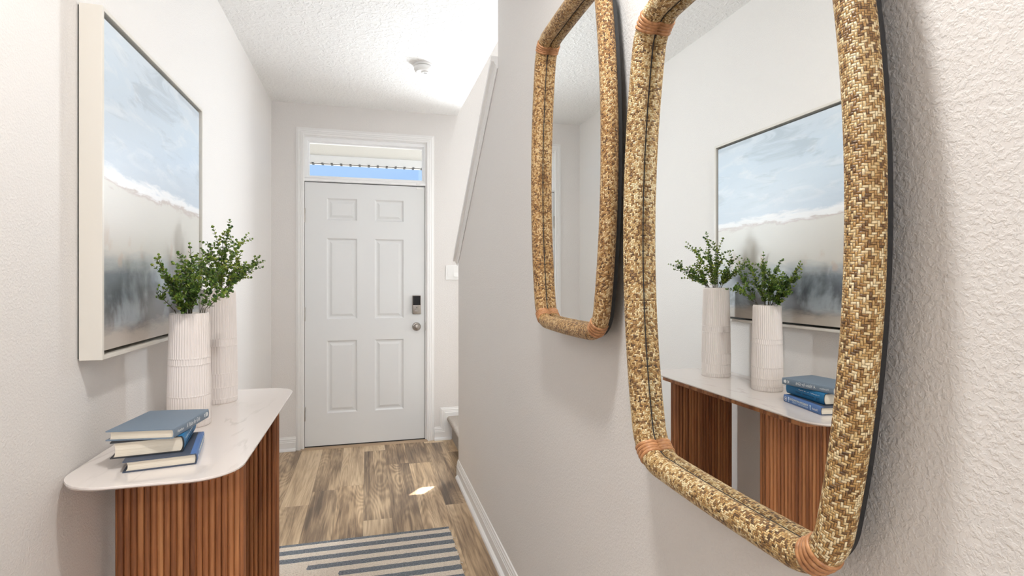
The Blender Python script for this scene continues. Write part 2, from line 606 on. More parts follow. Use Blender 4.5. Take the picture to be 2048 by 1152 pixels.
def room():
    # floor: hall, room behind the camera, stair footprint
    bm = bmesh.new()
    box(bm, -3.2, 3.2, -5.0, 4.55, -0.10, 0.0)
    struct(link('floor', bm, M_FLOOR))
    bm = bmesh.new()
    box(bm, XL - 0.12, XO, -1.0, YB, ZC, ZC + 0.14)
    struct(link('ceiling', bm, M_CEIL))
    bm = bmesh.new()
    box(bm, -3.2, 3.2, -5.0, -1.0, ZC, ZC + 0.14)
    struct(link('ceiling_rear', bm, M_CEIL))
    bm = bmesh.new()
    box(bm, XL - 0.12, XL, -1.0, YB, 0, ZC)
    struct(link('wall_left', bm, M_WALL))
    # right wall with its sloped knee wall along the stairs
    bm = bmesh.new()
    prism(bm, [(-1.0, 0), (YE, 0), (YE, 1.419), (YF, 2.288), (YF, ZC), (-1.0, ZC)], 'x', XR, XR + 0.115)
    struct(link('wall_right', bm, M_WALL))
    bm = bmesh.new()
    box(bm, XR, XO, -1.0, YB, ZC + 0.14, 5.0)
    struct(link('wall_upper', bm, M_WALL))
    # back wall with door/transom opening, landing window and an added upper opening for the sun
    dx0, dx1, dz1 = -0.470, 0.460, 2.395
    wx0, wx1, wz0, wz1 = 1.15, 1.68, 1.10, 2.20
    sx0, sx1, sz0, sz1 = 1.08, 1.42, 2.50, 3.35
    us = sorted([XL - 0.12, dx0, dx1, sx0, sx1, wx0, wx1, 1.82])
    vs = sorted([0, dz1, wz0, wz1, sz0, sz1, 5.0])

    def solid(u, v):
        if dx0 < u < dx1 and v < dz1:
            return False
        if wx0 < u < wx1 and wz0 < v < wz1:
            return False
        if sx0 < u < sx1 and sz0 < v < sz1:
            return False
        return True
    bm = bmesh.new()
    wall_grid(bm, us, vs, solid, YB, YB + 0.14, 'y')
    struct(link('wall_back', bm, M_WALL))
    bm = bmesh.new()
    box(bm, 1.70, 1.82, -1.0, YB, 0, 5.0)
    struct(link('wall_stair', bm, M_WALL))
    bm = bmesh.new()
    box(bm, XO, 1.70, -1.12, -1.0, 0, 5.0)
    struct(link('wall_stair_end', bm, M_WALL))
    bm = bmesh.new()
    box(bm, XR, 1.82, -1.12, YB + 0.14, 5.0, 5.12)
    struct(link('ceiling_stair', bm, M_CEIL))
    # room behind the camera
    bm = bmesh.new()
    box(bm, -3.2, XL - 0.12, -1.0, -0.88, 0, ZC)
    struct(link('wall_rear_left', bm, M_WALL))
    bm = bmesh.new()
    box(bm, XR + 0.115, 3.2, -1.0, -0.88, 0, ZC)
    struct(link('wall_rear_right', bm, M_WALL))
    bm = bmesh.new()
    box(bm, -3.32, -3.2, -5.0, -0.88, 0, ZC)
    struct(link('wall_side_left', bm, M_WALL))
    bm = bmesh.new()
    box(bm, 3.2, 3.32, -5.0, -0.88, 0, ZC)
    struct(link('wall_side_right', bm, M_WALL))
    bm = bmesh.new()
    wall_grid(bm, [-3.32, -1.8, 1.8, 3.32], [0, 0.35, 2.45, ZC], lambda u, v: not (-1.8 < u < 1.8 and 0.35 < v < 2.45), -5.12, -5.0, 'y')
    struct(link('wall_rear', bm, M_WALL))
    # unseen plate added over the upper opening; its slit shapes the sun patch
    bm = bmesh.new()
    hx0, hx1, hz0, hz1 = 1.108, 1.200, 2.565, 2.835
    wall_grid(bm, [sx0 - .01, hx0, hx1, sx1 + .02], [sz0 - .02, hz0, hz1, sz1 + .02], lambda u, v: not (hx0 < u < hx1 and hz0 < v < hz1), YB - 0.006, YB - 0.002, 'y')
    struct(link('sun_slit_plate', bm, plain('slit_plate', (0.78, 0.77, 0.74), 0.8)))
    # windows that light the stairs
    bm = bmesh.new()
    for (a, b, c, d) in ((wx0, wx0 + .04, wz0, wz1), (wx1 - .04, wx1, wz0, wz1), (wx0, wx1, wz0, wz0 + .04), (wx0, wx1, wz1 - .04, wz1), (wx0, wx1, 1.63, 1.67)):
        box(bm, a, b, YB + 0.06, YB + 0.11, c, d)
    w = struct(link('window_2', bm, M_VINYL))
    bm = bmesh.new()
    box(bm, wx0, wx1, YB + 0.083, YB + 0.087, wz0, wz1)
    link('pane', bm, M_GLASS, w)


room()

# baseboard profile in (out, up)
BASE = [(0, 0), (0.030, 0), (0.030, 0.006), (0.027, 0.014), (0.019, 0.020), (0.014, 0.021), (0.014, 0.064), (0.011, 0.068), (0.012, 0.074),
        (0.009, 0.080), (0.0095, 0.088), (0.006, 0.094), (0.005, 0.102), (0, 0.104)]
BASE_NS = [(0, 0), (0.014, 0), (0.014, 0.064), (0.011, 0.068), (0.012, 0.074), (0.009, 0.080), (0.0095, 0.088), (0.006, 0.094), (0.005, 0.102), (0, 0.104)]


def sweep(bm, prof, path):
    """path: list of (origin, out_vec, up_vec); joins the profile from station to station"""
    rings = []
    for o, a, b in path:
        rings.append([bm.verts.new(Vector(o) + Vector(a) * p + Vector(b) * q) for p, q in prof])
    n = len(prof)
    for A, B in zip(rings, rings[1:]):
        for i in range(n):
            bm.faces.new((A[i], A[(i + 1) % n], B[(i + 1) % n], B[i]))
    bm.faces.new(rings[0])
    bm.faces.new(rings[-1][::-1])
    bmesh.ops.recalc_face_normals(bm, faces=bm.faces)


def trims():
    X, Y, Z = Vector((1, 0, 0)), Vector((0, 1, 0)), Vector((0, 0, 1))
    bm = bmesh.new()
    sweep(bm, BASE, [((XR, -1.0, 0), -X, Z), ((XR, YE - 0.055, 0), -X, Z)])
    sweep(bm, BASE_NS, [((XR, YE - 0.058, 0), -X, Z), ((XR, YE, 0), -X, Z)])
    struct(link('baseboard_right', bm, M_TRIM))
    bm = bmesh.new()
    sweep(bm, BASE, [((XL, -1.0, 0), X, Z), ((XL, YB, 0), X, Z)])
    struct(link('baseboard_left', bm, M_TRIM))
    bm = bmesh.new()
    sweep(bm, BASE, [((XL + .03, YB, 0), -Y, Z), ((-0.521, YB, 0), -Y, Z)])
    struct(link('baseboard_back', bm, M_TRIM))
    # stepped skirting at the landing, right of the door
    bm = bmesh.new()
    sweep(bm, BASE_NS, [((0.524, YB, 0), -Y, Z), ((0.571 + 0.104, YB, 0), -Y, Z - X * 1.0)])
    rise = [((0.571 + 0.104, YB, 0.0), -Y, (-X + Z)), ((0.571 + 0.104, YB, 0.258 - 0.104), -Y, (-X + Z)), ((1.70, YB, 0.258 - 0.104), -Y, Z)]
    sweep(bm, BASE_NS, rise)
    # shoe moulding in front of the low run
    sweep(bm, [(0.014, 0), (0.030, 0), (0.030, 0.006), (0.027, 0.014), (0.019, 0.020), (0.014, 0.021)], [((0.524, YB, 0), -Y, Z), ((0.656, YB, 0), -Y, Z)])
    struct(link('baseboard_stair', bm, M_TRIM))
    # door casing
    prof = [(0, 0), (0.016, 0), (0.018, 0.006), (0.018, 0.014), (0.014, 0.018), (0.015, 0.026), (0.011, 0.032), (0.012, 0.042), (0.008, 0.050), (0.006, 0.058), (0, 0.060)]
    a, b, t = -0.461, 0.463, 2.395
    bm = bmesh.new()
    # outward direction: away from the opening
    sweep(bm, prof, [((a, YB, 0), -Y, -X), ((a, YB, t), -Y, -X + Z), ((b, YB, t), -Y, X + Z), ((b, YB, 0), -Y, X)])
    struct(link('trim_1', bm, M_TRIM))
    # jamb lining
    bm = bmesh.new()
    box(bm, -0.470, -0.462, YB - 0.001, YB + 0.139, 0, 2.395)
    box(bm, 0.452, 0.460, YB - 0.001, YB + 0.139, 0, 2.395)
    box(bm, -0.462, 0.452, YB - 0.001, YB + 0.139, 2.387, 2.395)
    # stop strips behind the door
    box(bm, -0.462, -0.452, YB + 0.046, YB + 0.139, 0, 2.05)
    box(bm, 0.442, 0.452, YB + 0.046, YB + 0.139, 0, 2.05)
    struct(link('trim_2', bm, M_TRIM))
    # tan floor strip at the door sill
    bm = bmesh.new()
    prism(bm, [(YB - 0.034, 0), (YB - 0.030, 0.006), (YB - 0.006, 0.012), (YB + 0.0, 0.0125), (YB + 0.0, 0)], 'x', -0.486, 0.470)
    struct(link('trim_3', bm, M_THRESH), 'tan floor strip along the front door sill')
    bm = bmesh.new()
    box(bm, -0.462, 0.452, YB, YB + 0.14, 0, 0.013)
    struct(link('trim_4', bm, M_DARK))
    # sloped cap of the knee wall with its apron moulding
    sl = 0.772
    d = Vector((0, -1, sl)).normalized()
    nrm = Vector((0, sl, 1)).normalized()
    capp = [(0, 0.004), (0.005, 0.0), (0.007, 0.006), (0.011, 0.010), (0.011, 0.014), (0.016, 0.018), (0.018, 0.023), (0.018, 0.026),
            (0.032, 0.026), (0.034, 0.030), (0.034, 0.042), (0.031, 0.045), (-0.146, 0.045), (-0.149, 0.030), (-0.133, 0.026), (-0.133, 0.023),
            (-0.1155, 0.004), (-0.1155, 0.024), (0, 0.024)]
    low = Vector((XR, YE + 0.02, 1.3985 - 0.02 * sl))
    # ends cut plumb: shift the profile along the slope so both ends are vertical planes
    def station(y):
        o = Vector((XR, y, 1.3985 + (YE - y) * sl))
        return o
    bm = bmesh.new()
    rings = []
    for y in (YE + 0.022, YF):
        r = []
        for p, q in capp:
            o = station(y)
            r.append(bm.verts.new((XR - p, y, o.z + q * math.sqrt(1 + sl * sl))))
        rings.append(r)
    n = len(capp)
    for i in range(n):
        bm.faces.new((rings[0][i], rings[0][(i + 1) % n], rings[1][(i + 1) % n], rings[1][i]))
    bm.faces.new(rings[0])
    bm.faces.new(rings[1][::-1])
    bmesh.ops.recalc_face_normals(bm, faces=bm.faces)
    struct(link('trim_5', bm, M_TRIM), 'white sloped cap moulding on the knee wall by the stairs')


trims()


def front_door():
    x0, x1, z0, z1 = -0.4585, 0.4478, 0.020, 2.0400
    yf = YB + 0.003
    bm = bmesh.new()
    xs = [x0, -0.302, -0.072, 0.056, 0.284, x1]
    zs = [z0, 0.263, 0.827, 0.987, 1.617, 1.751, 1.926, z1]
    V = {}
    for i, x in enumerate(xs):
        for j, z in enumerate(zs):
            V[i, j] = bm.verts.new((x, yf, z))
    panels = []
    for i in range(5):
        for j in range(7):
            f = bm.faces.new((V[i, j], V[i + 1, j], V[i + 1, j + 1], V[i, j + 1]))
            if i in (1, 3) and j in (1, 3, 5):
                panels.append(f)
    bmesh.ops.recalc_face_normals(bm, faces=bm.faces)
    for f in bm.faces:
        if f.normal.y > 0:
            f.normal_flip()
    for f in panels:
        for th, dp in ((0.003, 0.0), (0.004, -0.0045), (0.007, -0.0065), (0.010, 0.0), (0.018, 0.0065)):
            bmesh.ops.inset_region(bm, faces=[f], thickness=th, depth=dp, use_even_offset=True)
    # slab body
    edges = [e for e in bm.edges if e.is_boundary]
    r = bmesh.ops.extrude_edge_only(bm, edges=edges)
    nv = [v for v in r['geom'] if isinstance(v, bmesh.types.BMVert)]
    for v in nv:
        v.co.y += 0.042
    bmesh.ops.contextual_create(bm, geom=[e for e in r['geom'] if isinstance(e, bmesh.types.BMEdge)])
    bmesh.ops.recalc_face_normals(bm, faces=bm.faces)
    door = link('door_1', bm, M_DOOR)
    struct(door, 'white six panel front door under the transom')
    # bottom sweep
    bm = bmesh.new()
    box(bm, x0, x1, yf + 0.004, yf + 0.040, 0.0135, 0.0195)
    link('door_sweep', bm, M_DARK, door)
    bm = bmesh.new()  # dark strips put in for the shade of the gaps around the slab
    box(bm, x1 - 0.001, 0.4518, yf + 0.006, yf + 0.040, 0.014, 2.047)
    link('gap_shade', bm, M_DARK, door)
    bm = bmesh.new()
    box(bm, -0.4618, x0 + 0.001, yf + 0.006, yf + 0.040, 0.014, 2.047)
    link('gap_shade', bm, M_DARK, door)
    bm = bmesh.new()
    box(bm, x0 + 0.001, x1 - 0.001, yf + 0.006, yf + 0.040, z1 + 0.0002, 2.0455)
    link('gap_shade', bm, M_DARK, door)
    # hinges
    for zc in (1.785, 1.030, 0.268):
        bm = bmesh.new()
        lathe(bm, [(0, -0.052), (0.006, -0.052), (0.0065, -0.018), (0.0058, -0.0175), (0.0058, 0.017), (0.0065, 0.0175), (0.0065, 0.052), (0.004, 0.056), (0, 0.057)],
              12, Matrix.Translation((-0.4605, yf - 0.006, zc)))
        box(bm, -0.470, -0.4605, yf - 0.0045, yf - 0.002, zc - 0.050, zc + 0.050)
        link('hinge', bm, M_NICKEL, door, smooth=0.6)
    # knob
    R = Matrix.Translation((0.383, yf, 0.919)) @ Matrix.Rotation(PI / 2, 4, 'X')
    bm = bmesh.new()
    lathe(bm, [(0, 0), (0.034, 0), (0.034, 0.004), (0.030, 0.009), (0.014, 0.012), (0.012, 0.030), (0.020, 0.036), (0.027, 0.046), (0.028, 0.055), (0.023, 0.064), (0.012, 0.068), (0.0, 0.069)], 32, R)
    link('door_knob', bm, M_NICKEL, door, smooth=0.7)
    # keypad deadbolt
    bm = bbox_bm(0.349, 0.417, yf - 0.024, yf, 1.020, 1.170, w=0.005, seg=3)
    db = link('deadbolt', bm, M_NICKEL, door, smooth=0.6)
    bm = bbox_bm(0.3535, 0.4125, yf - 0.0265, yf - 0.022, 1.092, 1.1655, w=0.001)
    link('screen', bm, M_SCREEN, db)
    bm = bmesh.new()
    lathe(bm, [(0, 0), (0.013, 0), (0.013, 0.004), (0.009, 0.006), (0, 0.006)], 20, Matrix.Translation((0.383, yf - 0.024, 1.047)) @ Matrix.Rotation(PI / 2, 4, 'X'))
    for t in range(1):
        pts = [(-0.020, 0.0), (-0.012, -0.005), (0.0, -0.007), (0.012, -0.005), (0.020, 0.0), (0.012, 0.005), (0, 0.007), (-0.012, 0.005)]
        prism(bm, [(0.383 + a, 1.047 + b) for a, b in pts], 'y', yf - 0.042, yf - 0.028)
    link('thumb_turn', bm, M_NICKEL, db, smooth=0.5)
    bm = bmesh.new()
    lathe(bm, [(0, 0), (0.0035, 0), (0.0035, 0.001), (0, 0.001)], 12, Matrix.Translation((0.383, yf - 0.0245, 1.074)) @ Matrix.Rotation(PI / 2, 4, 'X'))
    link('status_light', bm, M_DARK, db)
    # strike plate on the jamb edge
    bm = bbox_bm(0.4475, 0.453, yf - 0.010, yf + 0.01, 0.885, 0.952, w=0.002)
    link('latch_plate', bm, M_NICKEL, door)
    # alarm magnet
    bm = bbox_bm(0.380, 0.432, yf - 0.012, yf, 2.018, 2.034, w=0.002)
    link('alarm_magnet', bm, M_PLASTIC, door)

    # transom: frame bars and pane
    bm = bmesh.new()
    px0, px1, pz0, pz1 = -0.439, 0.442, 2.090, 2.362
    ya, yb = YB + 0.010, YB + 0.10
    box(bm, -0.462, px0, ya, yb, 2.052, 2.387)
    box(bm, px1, 0.452, ya, yb, 2.052, 2.387)
    box(bm, px0, px1, ya, yb, pz1, 2.387)
    prism(bm, [(yb, 2.048), (YB - 0.006, 2.046), (YB - 0.012, 2.052), (YB - 0.012, 2.062), (YB - 0.002, 2.074), (YB + 0.010, 2.078), (YB + 0.012, pz0), (yb, pz0)], 'x', -0.462, 0.452)
    # inner glazing bead
    for (a, b, c, d) in ((px0, px0 + .010, pz0, pz1), (px1 - .010, px1, pz0, pz1), (px0 + .01, px1 - .01, pz0, pz0 + .008), (px0 + .01, px1 - .01, pz1 - .012, pz1)):
        box(bm, a, b, YB + 0.040, YB + 0.075, c, d)
    w = struct(link('window_1', bm, M_VINYL), 'white framed transom window above the front door')
    bm = bmesh.new()
    box(bm, px0 + .002, px1 - .002, YB + 0.055, YB + 0.060, pz0 + .002, pz1 - .002)
    link('pane', bm, M_GLASS, w)
    bm = bbox_bm(0.383, 0.415, YB - 0.021, YB - 0.0121, 2.051, 2.065, w=0.002)
    tag(link('alarm_sensor', bm, M_PLASTIC), 'small white alarm contact stuck on the transom sill above the door', 'sensor')


front_door()


def porch():
    bm = bmesh.new()
    box(bm, -2.2, 1.0, YB + 0.14, 6.72, 2.752, 2.86)
    struct(link('ceiling_porch', bm, M_SOFFIT))
    bm = bmesh.new()
    box(bm, -2.2, 1.0, 6.72, 6.84, 2.662, 2.90)
    b = struct(link('trim_6', bm, plain('porch_beam_white', (0.84, 0.835, 0.81), 0.7)), 'pale porch beam seen through the transom')
    bm = bmesh.new()
    for k in range(-20, 9):
        x = k * 0.105 + 0.02
        box(bm, x - 0.012, x + 0.012, 6.70, 6.80, 2.652, 2.662)
    box(bm, -2.2, 1.0, 6.74, 6.78, 2.660, 2.662)
    link('drip_strip', bm, M_DARK, b)
    bm = bmesh.new()
    box(bm, -12, 12, YB + 0.14, 26, -0.25, -0.12)
    struct(link('ground', bm, M_CONCRETE))


porch()


def staircase():
    root = empty('staircase', (0.66, 4.0, 0))
    tag(root, 'beige carpeted stairs with a rounded first step beside the front door', 'stairs')

    def tread(bm, x0, x1, y0, y1, z0, z1, side):
        # rounded nosing on one side: side 'x' = faces -x, 'y' = faces +y
        r = 0.020
        prof = []
        for k in range(9):
            a = PI / 2 + PI * k / 8
            prof.append((math.cos(a) * r, z1 - r + math.sin(a) * r))
        if side == 'x':
            pts = [(x1, z1)] + [(x0 + p, q) for p, q in prof] + [(x0 + 0.022, z1 - 2 * r - 0.004), (x0 + 0.022, z0), (x1, z0)]
            prism(bm, pts, 'y', y0, y1)
        else:
            pts = [(y0, z1)] + [(y1 - p, q) for p, q in prof] + [(y1 - 0.022, z1 - 2 * r - 0.004), (y1 - 0.022, z0), (y0, z0)]
            prism(bm, pts, 'x', x0, x1)
    bm = bmesh.new()
    tread(bm, 0.645, 1.695, YE + 0.004, YB - 0.016, 0.0, 0.188, 'x')
    bmesh.ops.translate(bm, verts=bm.verts, vec=(-0.66, -4.0, 0))
    link('landing', bm, M_CARPET, root, smooth=0.6)
    for k in range(8):
        bm = bmesh.new()
        y1 = YE - 0.004 - 0.245 * k
        tread(bm, XR + 0.118, 1.695, y1 - 0.27, y1, 0.0, 0.188 + 0.189 * (k + 1), 'y')
        bmesh.ops.translate(bm, verts=bm.verts, vec=(-0.66, -4.0, 0))
        link('step', bm, M_CARPET, root, smooth=0.6)


staircase()


def small_fixtures():
    # smoke detector
    o = empty('smoke_detector', (0.34, 3.427, ZC))
    tag(o, 'round white smoke detector on the hall ceiling', 'smoke detector')
    bm = bmesh.new()
    lathe(bm, [(0, 0), (0.062, 0), (0.062, -0.010), (0.058, -0.013), (0, -0.013)], 48)
    link('base', bm, M_PLASTIC, o, smooth=0.6)
    bm = bmesh.new()
    lathe(bm, [(0, -0.013), (0.0545, -0.013), (0.0545, -0.0155), (0, -0.0155)], 48)
    link('vent_gap', bm, M_DARK, o)
    bm = bmesh.new()
    lathe(bm, [(0, -0.0155), (0.0585, -0.0155), (0.0585, -0.030), (0.052, -0.041), (0.044, -0.046), (0, -0.047)], 48)
    c = link('cover', bm, M_PLASTIC, o, smooth=0.5)
    bm = bmesh.new()
    lathe(bm, [(0, -0.047), (0.026, -0.047), (0.023, -0.053), (0.0, -0.054)], 32, Matrix.Translation((0.012, -0.006, 0)))
    b = link('test_button', bm, M_PLASTIC, o, smooth=0.5)
    bm = bmesh.new()
    for k in range(3):
        box(bm, 0.002 + 0.007 * k, 0.006 + 0.007 * k, -0.014, -0.006, -0.0548, -0.0535)
    link('sounder_slot', bm, M_DARK, b)
    # switch
    o = empty('light_switch', (0.674, YB, 1.353))
    tag(o, 'white double rocker light switch on the wall right beside the front door', 'light switch')
    link('plate', bbox_bm(-0.058, 0.058, -0.006, 0.0, -0.060, 0.060, w=0.003, seg=2), M_PLASTIC, o)
    for x, t in ((-0.023, 0.0), (0.023, 1.0)):
        bm = bmesh.new()
        a, b = (0.0085, 0.0075) if t == 0 else (0.0135, 0.0065)
        prism(bm, [(-0.004, -0.033), (-a, -0.033), (-0.0075, 0.0), (-b, 0.033), (-0.004, 0.033)], 'x', x - 0.0165, x + 0.0165)
        link('rocker', bm, M_PLASTIC, o)
    # recessed hall lamp
    o = empty('recessed_light', (0.10, 0.74, ZC))
    tag(o, 'round white recessed lamp in the hall ceiling above the mirrors', 'ceiling light')
    bm = bmesh.new()
    lathe(bm, [(0.085, 0), (0.110, 0), (0.108, -0.005), (0.086, -0.008), (0.085, 0)], 40)
    link('trim_ring', bm, M_PLASTIC, o)
    bm = bmesh.new()
    lathe(bm, [(0, -0.001), (0.085, -0.001), (0.085, -0.003), (0, -0.003)], 40)
    link('lens', bm, mat_emit('lamp_lens', (1, 0.95, 0.88), 3.0), o)


small_fixtures()


# ------------------------------------------------------------------ mirrors
def outline(hw, hh, sag, rc, n_side=24, n_c=14, n_e=14):
    """centre line of the frame: bulging sides, nearly straight ends, rounded corners. returns list of (y,z) ccw and corner index"""
    hs = hh - 0.05
    R = hs * hs / (2 * sag) + sag / 2
    cx = hw - R                                   # centre of the right side arc
    Re = 6.0                                      # end arcs
    cz = -hh + Re                                 # centre of the bottom arc
    # fillet centre: distance R-rc from (cx,0), Re-rc from (0,cz)
    d0, d1 = R - rc, Re - rc
    A, B = Vector((cx, 0)), Vector((0, cz))
    D = (B - A).length
    a = (d0 * d0 - d1 * d1 + D * D) / (2 * D)
    h = math.sqrt(max(0, d0 * d0 - a * a))
    P = A + (B - A) * (a / D)
    perp = Vector((B.y - A.y, -(B.x - A.x))) / D
    c1, c2 = P + perp * h, P - perp * h
    F = c1 if (c1.y < 0 and c1.x > 0) else c2
    ang_s = math.atan2(F.y, F.x - cx)             # angle on side arc (negative)
    ang_e = math.atan2(F.y - cz, F.x)             # angle on the end arc
    pts = []
    corner = []
    # quarter: from bottom middle to right middle
    q = []
    for k in range(n_e):
        t = -PI / 2 + (ang_e + PI / 2) * k / n_e
        q.append((Re * math.cos(t), cz + Re * math.sin(t)))
    c0 = len(q)
    for k in range(n_c + 1):
        t = ang_e + (ang_s - ang_e) * k / n_c
        q.append((F.x + rc * math.cos(t), F.y + rc * math.sin(t)))
    c_mid = c0 + n_c // 2
    for k in range(1, n_side + 1):
        t = ang_s + (0 - ang_s) * k / n_side
        q.append((cx + R * math.cos(t), R * math.sin(t)))
    nq = len(q)
    full = list(q)
    corner.append(c_mid)
    up = [(y, -z) for y, z in reversed(q[:-1])]
    corner.append(len(full) + (len(up) - 1 - c_mid))
    full += up
    left = [(-y, -z) for y, z in q[1:]]
    corner.append(len(full) + c_mid - 1)
    full += left
    dn = [(-y, z) for y, z in reversed(q[1:-1])]
    corner.append(len(full) + (len(dn) - 1 - (c_mid - 1)))
    full += dn
    return full, corner


def mirror(name, cy, cz, label, weave):
    root = empty(name, (XR, cy, cz))
    tag(root, label, 'mirror', 'woven rattan wall mirrors')
    pts, corner = outline(0.271, 0.436, 0.042, 0.072)
    n = len(pts)
    r = 0.0203
    xc = 0.5305 - XR
    NV = 44
    bm = bmesh.new()
    uvl = bm.loops.layers.uv.new('UVMap')
    tang = []
    for i in range(n):
        a, b = Vector(pts[i - 1]), Vector(pts[(i + 1) % n])
        tang.append((b - a).normalized())
    ln = [0.0]
    for i in range(n):
        ln.append(ln[-1] + (Vector(pts[(i + 1) % n]) - Vector(pts[i])).length)
    per = ln[-1]
    unit = CELL * 4
    kscale = round(per / unit) * unit / per
    rings = []
    for i in range(n):
        t = tang[i]
        nn = Vector((t.y, -t.x))            # outward (ccw path)
        ring = []
        for j in range(NV):
            a = 2 * PI * j / NV
            ox = -math.cos(a) * r            # towards the room first
            on = math.sin(a) * r
            ring.append(bm.verts.new((xc + ox, pts[i][0] + nn.x * on, pts[i][1] + nn.y * on)))
        rings.append(ring)
    vstep = CELL * 44 / NV
    for i in range(n):
        A, B = rings[i], rings[(i + 1) % n]
        for j in range(NV):
            jj = (j + 1) % NV
            f = bm.faces.new((A[j], A[jj], B[jj], B[j]))
            us = (ln[i] * kscale, ln[i] * kscale, ln[i + 1] * kscale, ln[i + 1] * kscale)
            vs = (j * vstep, (j + 1) * vstep, (j + 1) * vstep, j * vstep)
            for lp, u, v in zip(f.loops, us, vs):
                lp[uvl].uv = (u, v)
    bmesh.ops.recalc_face_normals(bm, faces=bm.faces)
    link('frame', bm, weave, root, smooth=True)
    # bindings: four rattan strands wrapped at each corner
    for ci in corner:
        bm = bmesh.new()
        base_l = ln[ci]
        for s in range(4):
            L = base_l + (s - 1.5) * 0.0078
            L %= per
            k = max(i for i in range(n) if ln[i] <= L)
            f = (L - ln[k]) / max(1e-9, ln[k + 1] - ln[k])
            p = Vector(pts[k]).lerp(Vector(pts[(k + 1) % n]), f)
            t = tang[k].lerp(tang[(k + 1) % n], f).normalized()
            nn = Vector((t.y, -t.x))
            rr = []
            for j in range(28):
                a = 2 * PI * j / 28
                cen = Vector((xc - math.cos(a) * r, p.x + nn.x * math.sin(a) * r, p.y + nn.y * math.sin(a) * r))
                rad = Vector((-math.cos(a), nn.x * math.sin(a), nn.y * math.sin(a)))
                tv = Vector((0, t.x, t.y))
                ring = []
                for m in range(8):
                    b = 2 * PI * m / 8
                    ring.append(bm.verts.new(cen + tv * (math.cos(b) * 0.0037) + rad * (math.sin(b) * 0.0026 + 0.0002)))
                rr.append(ring)
            for j in range(28):
                A, B = rr[j], rr[(j + 1) % 28]
                for m in range(8):
                    bm.faces.new((A[m], A[(m + 1) % 8], B[(m + 1) % 8], B[m]))
        bmesh.ops.recalc_face_normals(bm, faces=bm.faces)
        link('binding', bm, M_BIND, root, smooth=True)
    # black bead standing in for the thin shadow where tube meets glass
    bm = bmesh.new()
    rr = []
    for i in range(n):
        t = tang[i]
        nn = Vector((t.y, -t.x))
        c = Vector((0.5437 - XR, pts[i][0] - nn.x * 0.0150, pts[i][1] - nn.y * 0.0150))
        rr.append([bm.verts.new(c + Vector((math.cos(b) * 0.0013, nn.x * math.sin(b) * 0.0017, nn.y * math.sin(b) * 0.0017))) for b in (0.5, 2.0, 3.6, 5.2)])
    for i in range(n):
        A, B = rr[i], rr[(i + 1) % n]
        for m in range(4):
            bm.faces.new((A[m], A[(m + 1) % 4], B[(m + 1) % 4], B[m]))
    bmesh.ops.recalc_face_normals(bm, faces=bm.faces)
    link('seam_shadow', bm, M_BLACK, root)
    # glass
    bm = bmesh.new()
    gx = 0.5444 - XR
    prism(bm, pts, 'x', gx, gx + 0.003)
    link('mirror_glass', bm, M_MIRROR, root)
    # black backing between glass and wall
    bm = bmesh.new()
    bp = []
    for i in range(n):
        t = tang[i]
        nn = Vector((t.y, -t.x))
        bp.append((pts[i][0] + nn.x * 0.0105, pts[i][1] + nn.y * 0.0105))
    prism(bm, bp, 'x', gx + 0.0032, gx + 0.0125)
    link('backing', bm, M_BLACK, root)
    for sy in (-1, 1):
        bm = bmesh.new()
        box(bm, gx + 0.0127, -0.0004, sy * 0.14 - 0.03, sy * 0.14 + 0.03, 0.27, 0.31)
        link('hanger', bm, M_BLACK, root)
    return root


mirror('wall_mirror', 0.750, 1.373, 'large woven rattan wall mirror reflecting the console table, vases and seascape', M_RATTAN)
mirror('wall_mirror', 1.405, 1.596, 'darker toned rattan wall mirror nearer the front door, reflecting ceiling and bare wall', M_RATTAN2)


# ------------------------------------------------------------------ painting
def painting():
    y0, y1, z0, z1 = 1.578, 2.441, 1.089, 1.9775
    root = empty('framed_painting', (XL, y0, z0))
    tag(root, 'square abstract seascape painting in a white floating frame over the console table', 'painting')
    Wd, H = y1 - y0, z1 - z0
    D = 0.0545
    t = 0.011
    bm = bmesh.new()
    wall_grid(bm, [0, t, Wd - t, Wd], [0, t, H - t, H], lambda u, v: not (t < u < Wd - t and t < v < H - t), 0.004, D, 'x')
    bmesh.ops.bevel(bm, geom=[e for e in bm.edges if e.calc_face_angle(0) > 1], offset=0.001, segments=1, affect='EDGES')
    link('frame', bm, M_FRAME, root)
    bm = bmesh.new()
    box(bm, 0.0005, 0.004, 0.004, Wd - 0.004, 0.004, H - 0.004)
    box(bm, 0.004, 0.012, t, Wd - t, t, H - t)
    link('backing', bm, M_SHADOWGAP, root)
    g = 0.009
    bm = bbox_bm(0.012, D - 0.008, t + g, Wd - t - g, t + g, H - t - g, w=0.0015)
    link('canvas', bm, M_CANVAS, root)


painting()


# ------------------------------------------------------------------ console table
ZT = 0.8255
RUGT = 0.008


def rounded_rect(x0, x1, y0, y1, rs, n=10):
    """rs: radii for corners (x1,y0),(x1,y1),(x0,y1),(x0,y0)"""
    pts = []
    for (cx, cy, sx, sy, a0), r in zip(((x1, y0, -1, 1, -PI / 2), (x1, y1, -1, -1, 0), (x0, y1, 1, -1, PI / 2), (x0, y0, 1, 1, PI)), rs):
        for k in range(n + 1):
            a = a0 + PI / 2 * k / n
            pts.append((cx + sx * r + r * math.cos(a), cy + sy * r + r * math.sin(a)))
    return pts


